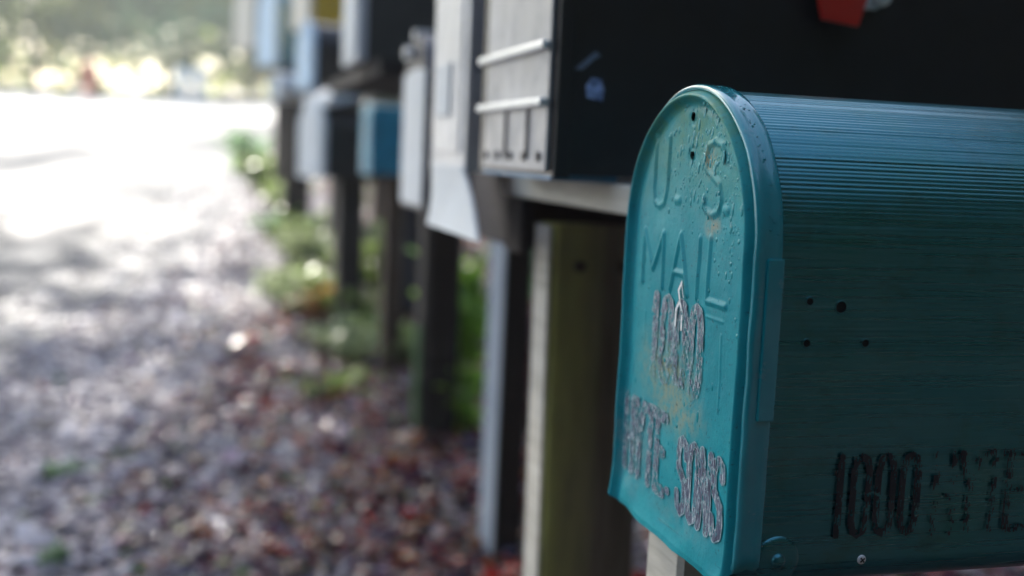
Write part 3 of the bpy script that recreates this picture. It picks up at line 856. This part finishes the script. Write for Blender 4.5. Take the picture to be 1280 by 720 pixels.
# ------------------------------------------------------------------ leaf shapes
def leaf_cloud(centers, sizes, mats_n, mat_pick, tilt=1.0, name='leaves', mats=None, parent=None, elong=1.6, flat=False, curl=0.25):
    """every leaf is a bent pointed blade of four faces; returns one mesh"""
    C_ = np.asarray(centers); n = len(C_); s = np.asarray(sizes)[:, None]
    a = rng.uniform(0, 2 * math.pi, n)
    nrm = np.stack([rng.normal(0, tilt, n), rng.normal(0, tilt, n), np.ones(n) if flat else rng.normal(0, 1, n)], -1)
    nrm /= np.linalg.norm(nrm, axis=1)[:, None] + 1e-9
    t = np.stack([np.cos(a), np.sin(a), rng.normal(0, 0.2, n)], -1)
    t -= nrm * (t * nrm).sum(1)[:, None]; t /= np.linalg.norm(t, axis=1)[:, None] + 1e-9
    b_ = np.cross(nrm, t)
    cu = rng.uniform(-curl, curl * 1.5, n)[:, None]
    P = [C_ - t * s * elong / 2, C_ - t * s * 0.1 * elong + b_ * s * 0.5 + nrm * s * cu, C_ + t * s * 0.02 * elong, C_ - t * s * 0.1 * elong - b_ * s * 0.5 + nrm * s * cu, C_ + t * s * elong / 2 + nrm * s * cu * 0.6]
    V = np.stack(P, 1).reshape(-1, 3)
    base = (np.arange(n) * 5)[:, None]
    F = np.concatenate([base + np.array([[0, 2, 1]]), base + np.array([[0, 3, 2]]), base + np.array([[1, 2, 4]]), base + np.array([[2, 3, 4]])], 0)
    mi = np.tile(mat_pick, 4)
    return mesh_obj(name, V, F, None, parent, True, mats=mats, mat_idx=mi)


# leaf litter on the bank and the shoulder
lm = [M[k] for k in ('leaf_maroon', 'leaf_purple', 'leaf_tan', 'leaf_pink', 'leaf_green', 'leaf_red', 'leaf_orange')]
cs, sz, pk = [], [], []
while len(cs) < 42000:
    y = random.uniform(0.7, 9.5) if random.random() < 0.5 else random.uniform(0.7, 4.0)
    x = random.uniform(-2.6, 1.6)
    d, r = to_dr(x, y)
    if d > 1.2: continue
    dens = 1.0 if x > road_edge(y) + 0.95 else (0.45 if x > road_edge(y) + 0.55 else 0.10)
    if x < road_edge(y): dens *= 0.10
    if noise.noise((x * 3.2, y * 3.2, 0)) < -0.12: dens *= 0.3
    if random.random() > dens: continue
    cs.append((x, y, ground_z(x, y) + random.uniform(0.004, 0.03)))
    sz.append((random.uniform(0.008, 0.024) if random.random() < 0.94 else random.uniform(0.024, 0.04)) * (0.7 if d < -0.4 else 1.0))
    q = random.random()
    if d > -0.15 and random.random() < 0.30 + 0.25 * noise.noise((x * 2, y * 2, 7)): pk.append(random.choice([5, 5, 0, 0, 6]))
    else: pk.append(0 if q < 0.34 else 1 if q < 0.66 else 2 if q < 0.76 else 3 if q < 0.86 else 4 if q < 0.93 else 5 if q < 0.96 else 6)
tag(leaf_cloud(cs, sz, 7, np.array(pk), 0.42, 'leaf_litter', lm, flat=True), 'wet fallen leaves covering the bank below the mailboxes', 'leaves', kind='stuff')

# loose stones of the shoulder
V, F = [], []
ico = [(0, 0, 1), (.894, 0, .447), (.276, .851, .447), (-.724, .526, .447), (-.724, -.526, .447), (.276, -.851, .447), (.724, .526, -.447), (-.276, .851, -.447), (-.894, 0, -.447), (-.276, -.851, -.447), (.724, -.526, -.447), (0, 0, -1)]
icf = [(0, 1, 2), (0, 2, 3), (0, 3, 4), (0, 4, 5), (0, 5, 1), (1, 6, 2), (2, 7, 3), (3, 8, 4), (4, 9, 5), (5, 10, 1), (2, 6, 7), (3, 7, 8), (4, 8, 9), (5, 9, 10), (1, 10, 6), (11, 7, 6), (11, 8, 7), (11, 9, 8), (11, 10, 9), (11, 6, 10)]
cnt = 0
while cnt < 26000:
    y = random.uniform(0.7, 8.5); e = road_edge(y); x = e + random.gauss(0.45, 0.5)
    d, r = to_dr(x, y)
    if d > 0.1 or x < e - 0.5 or (x < e and random.random() < 0.6): continue
    s = random.uniform(0.004, 0.014) if random.random() < 0.93 else random.uniform(0.014, 0.026)
    b0 = len(V); g0 = ground_z(x, y)
    a, c_, hh = random.uniform(0.7, 1.3), random.uniform(0.7, 1.3), random.uniform(0.5, 0.9)
    for p in ico:
        V.append((x + p[0] * s * a * random.uniform(.8, 1.2), y + p[1] * s * c_ * random.uniform(.8, 1.2), g0 + s * 0.35 + p[2] * s * hh))
    F += [tuple(i + b0 for i in q) for q in icf]; cnt += 1
tag(mesh_obj('gravel', V, F, M['stone'], None, False), 'pale wet gravel of the road shoulder', 'gravel', kind='stuff')


# ------------------------------------------------------------------ plants
def plant(label, x, y, hgt, spread, nst, lsz, mat, name='leafy_plant', per=14, cat='plant'):
    o = thing(name, label, cat, (x, y, ground_z(x, y)), 0, 'weeds growing along the posts')
    st = MB(); cs = []; sz = []
    for k in range(nst):
        a = random.uniform(0, 2 * math.pi); l = hgt * random.uniform(0.55, 1.05); sp = spread * random.uniform(0.3, 1)
        pts = [(sp * math.cos(a) * s ** 1.3, sp * math.sin(a) * s ** 1.3, l * (s - 0.18 * s * s)) for s in (0, .25, .5, .75, 1)]
        st.tube(pts, [0.003, 0.0026, 0.002, 0.0016, 0.001], 5)
        for q in range(per):
            s = random.uniform(0.15, 1); p = (sp * math.cos(a) * s ** 1.3, sp * math.sin(a) * s ** 1.3, l * (s - 0.18 * s * s))
            cs.append([p[0] + random.gauss(0, lsz * 0.6), p[1] + random.gauss(0, lsz * 0.6), max(0.005, p[2] + random.gauss(0, lsz * 0.35))]); sz.append(lsz * random.uniform(0.6, 1.2))
    st.build('stem', M['stem'], o)
    leaf_cloud(cs, sz, 1, np.zeros(len(cs), int), 0.8, 'foliage', [mat], o, 1.7, True)
    return o


def W2(d, r): p = W(d, r); return p.x, p.y


plist = [
    ('tall bright green leafy plant between the thick dark post and the slim grey blue post', 0.395, 2.32, 0.50, 0.09, 24, 0.045, 'weed_bright'),
    ('bright green seedling at the foot of the thick dark post', 0.365, 2.12, 0.20, 0.06, 12, 0.04, 'weed_bright'),
    ('red leaved low plant at the foot of the slim grey blue post', 0.34, 1.15, 0.09, 0.16, 20, 0.04, 'leaf_red'),
    ('dark red leaved stem above the bright green plant', 0.48, 1.95, 0.5, 0.10, 8, 0.03, 'leaf_maroon'),
    ('pale green clump left of the thick dark post', 0.16, 3.0, 0.07, 0.13, 14, 0.022, 'weed_pale'),
    ('yellow green clump below the small teal mailbox', 0.22, 3.7, 0.15, 0.16, 18, 0.028, 'weed'),
    ('pale grey green clump at the edge of the shoulder', 0.13, 4.0, 0.09, 0.15, 16, 0.026, 'weed_pale'),
    ('green clump below the red flagged mailbox', 0.22, 4.9, 0.2, 0.2, 22, 0.035, 'weed'),
    ('bright yellow green clump by the black posts', 0.24, 5.9, 0.26, 0.25, 22, 0.035, 'weed'),
    ('green shrubby clump by the farthest dark post', 0.18, 7.2, 0.34, 0.22, 26, 0.045, 'weed'),
    ('dark green clump under the far mailboxes', 0.10, 8.6, 0.40, 0.25, 26, 0.05, 'tree_c'),
    ('low green sprout on the leafy bank before the posts', 0.16, 2.55, 0.06, 0.10, 9, 0.02, 'weed'),
    ('dark green tuft on the gravel shoulder', -0.50, 1.95, 0.03, 0.06, 12, 0.012, 'tree_c'),
    ('green tuft in the leaves nearest the lower left corner', -0.47, 1.52, 0.03, 0.05, 10, 0.012, 'tree_c'),
    ('orange leaved twig among the pale green weeds', 0.18, 3.35, 0.15, 0.1, 8, 0.03, 'leaf_orange'),
    ('bushy green plant behind the brown posts', 0.75, 5.2, 0.5, 0.35, 30, 0.05, 'weed'),
    ('dark bushy plant behind the thick dark post', 0.95, 2.9, 0.5, 0.35, 30, 0.045, 'tree_c'),
    ('pale green clump at the foot of the dark wet post', 0.30, 3.0, 0.11, 0.16, 16, 0.025, 'weed_pale'),
    ('second pale clump on the bank left of the brown posts', 0.14, 3.45, 0.11, 0.17, 16, 0.026, 'weed_pale'),
    ('small yellow green clump on the bank before the black posts', 0.20, 4.5, 0.16, 0.18, 18, 0.03, 'weed'),
    ('dark green clump on the verge under the rounded black mailbox', 0.16, 5.3, 0.15, 0.2, 20, 0.035, 'tree_c'),
    ('ragged green weed beside the thick dark post', 0.10, 2.45, 0.08, 0.14, 10, 0.02, 'weed'),
    ('loose pale weed on the bank before the dark wet post', 0.20, 2.8, 0.13, 0.16, 18, 0.026, 'weed_pale'),
    ('spreading green weed before the brown post', 0.26, 3.25, 0.16, 0.18, 20, 0.028, 'weed'),
    ('loose yellow green weed left of the brown post', 0.06, 3.7, 0.14, 0.20, 14, 0.024, 'weed_pale'),
    ('ragged weed tangle hugging the brown posts', 0.42, 3.9, 0.30, 0.25, 34, 0.03, 'weed'),
    ('ragged weed tangle at the foot of the black posts', 0.30, 4.3, 0.26, 0.25, 34, 0.03, 'weed_pale'),
    ('ragged weed tangle between the dark wet post and the thick dark post', 0.34, 2.75, 0.16, 0.18, 26, 0.024, 'weed'),
    ('dark leafy bush behind the middle of the row', 1.15, 4.2, 0.9, 0.5, 60, 0.06, 'tree_dark'),
    ('dark leafy bush behind the far part of the row', 1.3, 6.2, 1.1, 0.6, 70, 0.07, 'tree_dark'),
    ('dark leafy bush behind the farthest mailboxes', 1.3, 8.6, 1.3, 0.7, 70, 0.08, 'tree_dark'),
    ('brown leaved bush behind the mossy brown post', 1.05, 1.6, 0.45, 0.35, 28, 0.045, 'leaf_maroon'),
]
for (lb, d, r, h, sp, ns, ls, mt) in plist:
    x, y = W2(d, r); plant(lb, x, y, h, sp, ns, ls, M[mt])

# ------------------------------------------------------------------ trees
def tree(label, x, y, hgt, rad, trunk_h, mat, nleaf, lsz, name='tree', group='trees beyond the cross road', sparse=0.0):
    gz = ground_z(x, y)
    o = thing(name, label, 'bush' if name == 'bush' else 'tree', (x, y, gz), 0, group)
    tr = MB(); base_r = 0.018 * hgt ** 0.8
    lean = (random.uniform(-.3, .3), random.uniform(-.3, .3))
    tr.tube([(0, 0, -0.2), (lean[0] * .3, lean[1] * .3, hgt * .3), (lean[0] * .7, lean[1] * .7, hgt * .6), (lean[0], lean[1], hgt * .92)], [base_r * 1.25, base_r * .85, base_r * .5, base_r * .12], 10)
    cl = []
    nb = 14
    for k in range(nb):
        a = random.uniform(0, 2 * math.pi); s = random.uniform(0.2, 0.85)
        z0 = trunk_h + (hgt - trunk_h) * s * 0.85
        rr = rad * random.uniform(0.55, 1.0) * math.sqrt(max(0.12, 1 - (2 * s - 0.9) ** 2 * 0.8))
        p0 = (lean[0] * z0 / hgt, lean[1] * z0 / hgt, z0 - rr * 0.25); p1 = (p0[0] + rr * math.cos(a), p0[1] + rr * math.sin(a), z0 + rr * 0.25)
        tr.tube([p0, ((p0[0] + p1[0]) / 2, (p0[1] + p1[1]) / 2, (p0[2] + p1[2]) / 2 + .05 * rr), p1], [base_r * .35, base_r * .22, base_r * .06], 6)
        cl.append((p1, rr * 0.42)); cl.append((((p0[0] + p1[0]) / 2, (p0[1] + p1[1]) / 2, p1[2]), rr * 0.38))
    cl.append(((lean[0], lean[1], hgt * 0.93), rad * 0.4))
    tr.build('trunk', M['bark'], o, True)
    cs, sz = [], []
    for k in range(nleaf):
        p, q = random.choice(cl)
        v = Vector((random.gauss(0, 1), random.gauss(0, 1), random.gauss(0, 0.8))).normalized() * q * random.uniform(0.2, 1.25) ** 0.6
        cs.append((p[0] + v.x, p[1] + v.y, max(0.05, p[2] + v.z))); sz.append(lsz * random.uniform(0.6, 1.3))
    leaf_cloud(cs, sz, 1, np.zeros(len(cs), int), 1.0, 'crown', [mat], o, 1.5)
    return o


far = [
    ('pale yellow green tree beyond the cross road at the far left', -15.5, 27.5, 5.5, 2.3, 0.15, 'tree_b'),
    ('yellowing tree beyond the cross road behind the red hydrant', -12.0, 28.0, 6.0, 2.4, 0.15, 'tree_a'),
    ('blue green rounded tree in the middle beyond the cross road', -8.8, 28.3, 5.8, 2.2, 0.15, 'tree_c'),
    ('light green tree right behind the two white bollards', -6.6, 28.0, 5.2, 2.0, 0.15, 'tree_a'),
    ('deep green tree beyond the cross road behind the farthest mailbox', -3.8, 28.5, 5.8, 2.2, 0.15, 'tree_c'),
    ('green tree behind the middle of the mailbox row', 0.0, 27.0, 6.2, 2.6, 0.15, 'tree_a'),
    ('green tree hidden partly by the dark olive mailbox', 4.2, 27.0, 6.2, 2.6, 0.15, 'tree_b'),
]
for lb, x, y, h, rd, th, mt in far: tree(lb, x, y, h, rd, th, M[mt], 3000, 0.16)
bushes = [
    ('low yellow green bush left of the red hydrant', -13.2, 25.8, 1.5, 1.1, 'tree_b'),
    ('broad blue green bush behind the two white bollards', -7.5, 26.2, 2.4, 1.7, 'tree_c'),
    ('low pale bush right of the white bollards', -5.8, 26.0, 1.5, 1.1, 'tree_b'),
    ('low green bush at the far left roadside', -16.4, 26.2, 1.6, 1.2, 'tree_a'),
    ('low dark bush beyond the end of the mailbox row', -3.4, 25.8, 1.4, 1.1, 'tree_c'),
]
for lb, x, y, h, rd, mt in bushes: tree(lb, x, y, h, rd, 0.1, M[mt], 1500, 0.10, 'bush', 'bushes beyond the cross road')

random.seed(21)
tree('unseen tall tree on the left verge, added to shade the ground behind the camera', -6.5, 4.3, 9.2, 3.4, 4.8, M['tree_a'], 6500, 0.16, 'tree', None)  # added out of view to throw shade on the ground behind the camera
tree('tall roadside tree with a high crown left of the near road', -6.3, 7.9, 9.2, 3.3, 4.6, M['tree_a'], 2600, 0.14, 'tree', None)
tree('tall roadside tree with a high crown farther along the left verge', -6.9, 11.2, 9.6, 3.0, 4.6, M['tree_a'], 2200, 0.14, 'tree', None)

# the wood beyond, one mass nobody could count
cs, sz, pk = [], [], []
for k in range(30000):
    x = random.uniform(-32, 16); y = random.uniform(31, 37)
    top = 7.0 + 2 * noise.noise((x * 0.22, 0, 0))
    z = random.uniform(0, 1) ** 0.8 * top
    if noise.noise((x * 0.5, z * 0.5, y * 0.4)) < -0.32: continue
    cs.append((x, y, ground_z(x, y) + z)); sz.append(random.uniform(0.18, 0.42)); pk.append(0 if noise.noise((x * .3, z * .4, 9)) > 0 else (1 if random.random() < .6 else 2))
tag(leaf_cloud(cs, sz, 3, np.array(pk), 1.0, 'distant_wood', [M['tree_a'], M['tree_b'], M['tree_c']], None, 1.4), 'sunlit wood far beyond the cross road', 'wood', kind='stuff')

# dark wood right of the row, added behind the camera to block the sky
cs, sz = [], []
for k in range(60000):
    a = random.uniform(math.radians(-205), math.radians(62)); a2 = a
    R_ = random.uniform(5.0, 8.5)
    x = 1.5 + R_ * math.cos(a2); y = 0.0 + R_ * math.sin(a2) * 1.15
    d, r = to_dr(x, y)
    if r > -1.5 and d < 2.5: continue
    if x < -7: continue
    z = random.uniform(0, 8)
    if z > 5 and noise.noise((x * .8, y * .8, z * .8)) < -0.15: continue
    cs.append((x, y, ground_z(x, y) + z)); sz.append(random.uniform(0.18, 0.38))
tag(leaf_cloud(cs, sz, 1, np.zeros(len(cs), int), 1.0, 'shading_wood', [M['tree_dark']], None, 1.4), 'dark evergreen wood beside the row, added behind the camera to block light', 'wood', kind='stuff')
for k, (x, y) in enumerate(((6.2, 3.0), (5.0, 6.5), (7.0, -1.0), (4.5, -5.5), (0.5, -7.0), (8.0, 1.0))):
    g = MB(); z0 = ground_z(x, y)
    g.tube([(0, 0, -0.2), (.1, 0, 3), (-.1, .1, 7), (0, 0, 10.5)], [.22, .17, .12, .04], 12)
    o = thing('tree', 'tree with dark bare trunk standing in the added wood around the photographer', 'tree', (x, y, z0), 0, 'trees in the dark wood')
    g.build('trunk', M['bark'], o, True)

# ------------------------------------------------------------------ hydrant and bollards across the road
hx, hy = -9.35, 24.6
t = thing('fire_hydrant', 'faded red fire hydrant across the road at the left', 'hydrant', (hx, hy, ground_z(hx, hy)), 0.3)
g = MB()
g.tube([(0, 0, 0), (0, 0, .05), (0, 0, .051), (0, 0, .56), (0, 0, .57), (0, 0, .62), (0, 0, .63), (0, 0, .72), (0, 0, .78), (0, 0, .80)], [.17, .17, .12, .12, .16, .16, .13, .11, .05, .01], 20)
g.build('barrel', M['hydrant'], t, True)
for dx, dy in ((1, 0), (-1, 0), (0, -1)):
    g = MB(); g.tube([(dx * .10, dy * .10, .42), (dx * .17, dy * .17, .42), (dx * .171, dy * .171, .42), (dx * .21, dy * .21, .42)], [.05, .05, .07, .07], 12); g.build('outlet_cap', M['hydrant'], t)
g = MB(); g.tube([(0, 0, .78), (0, 0, .85)], .025, 6); g.build('top_nut', M['hydrant'], t)
for x, lb in ((-7.35, 'left one of the two white bollards across the road'), (-6.97, 'right one of the two white bollards across the road')):
    o = thing('bollard', lb, 'bollard', (x, 24.6, ground_z(x, 24.6)), 0, 'white bollards across the road')
    g = MB(); g.tube([(0, 0, -.05), (0, 0, .58), (0, 0, .67), (0, 0, .73), (0, 0, .75)], [.14, .14, .125, .07, .01], 18); g.build('column', M['bright_white'], o, True)
    g = MB(); g.tube([(0, 0, 0.0), (0, 0, .04)], .18, 18); g.build('foot', M['white'], o)

# ------------------------------------------------------------------ the hazy air
mh, nt, b = new_mat('haze')
nt.nodes.remove(b)
pv = nd(nt, 'ShaderNodeVolumePrincipled')
pv.inputs['Color'].default_value = (0.93, 0.96, 0.95, 1)
pv.inputs['Density'].default_value = 0.0045
pv.inputs['Anisotropy'].default_value = 0.3
nt.links.new(pv.outputs[0], nt.nodes['Material Output'].inputs['Volume'])
g = MB(); g.box(-170, 170, -170, 170, -3.0, 15.0, 0)
tag(g.build('haze', mh), 'thin pale haze in the air along the road', 'haze', kind='stuff')
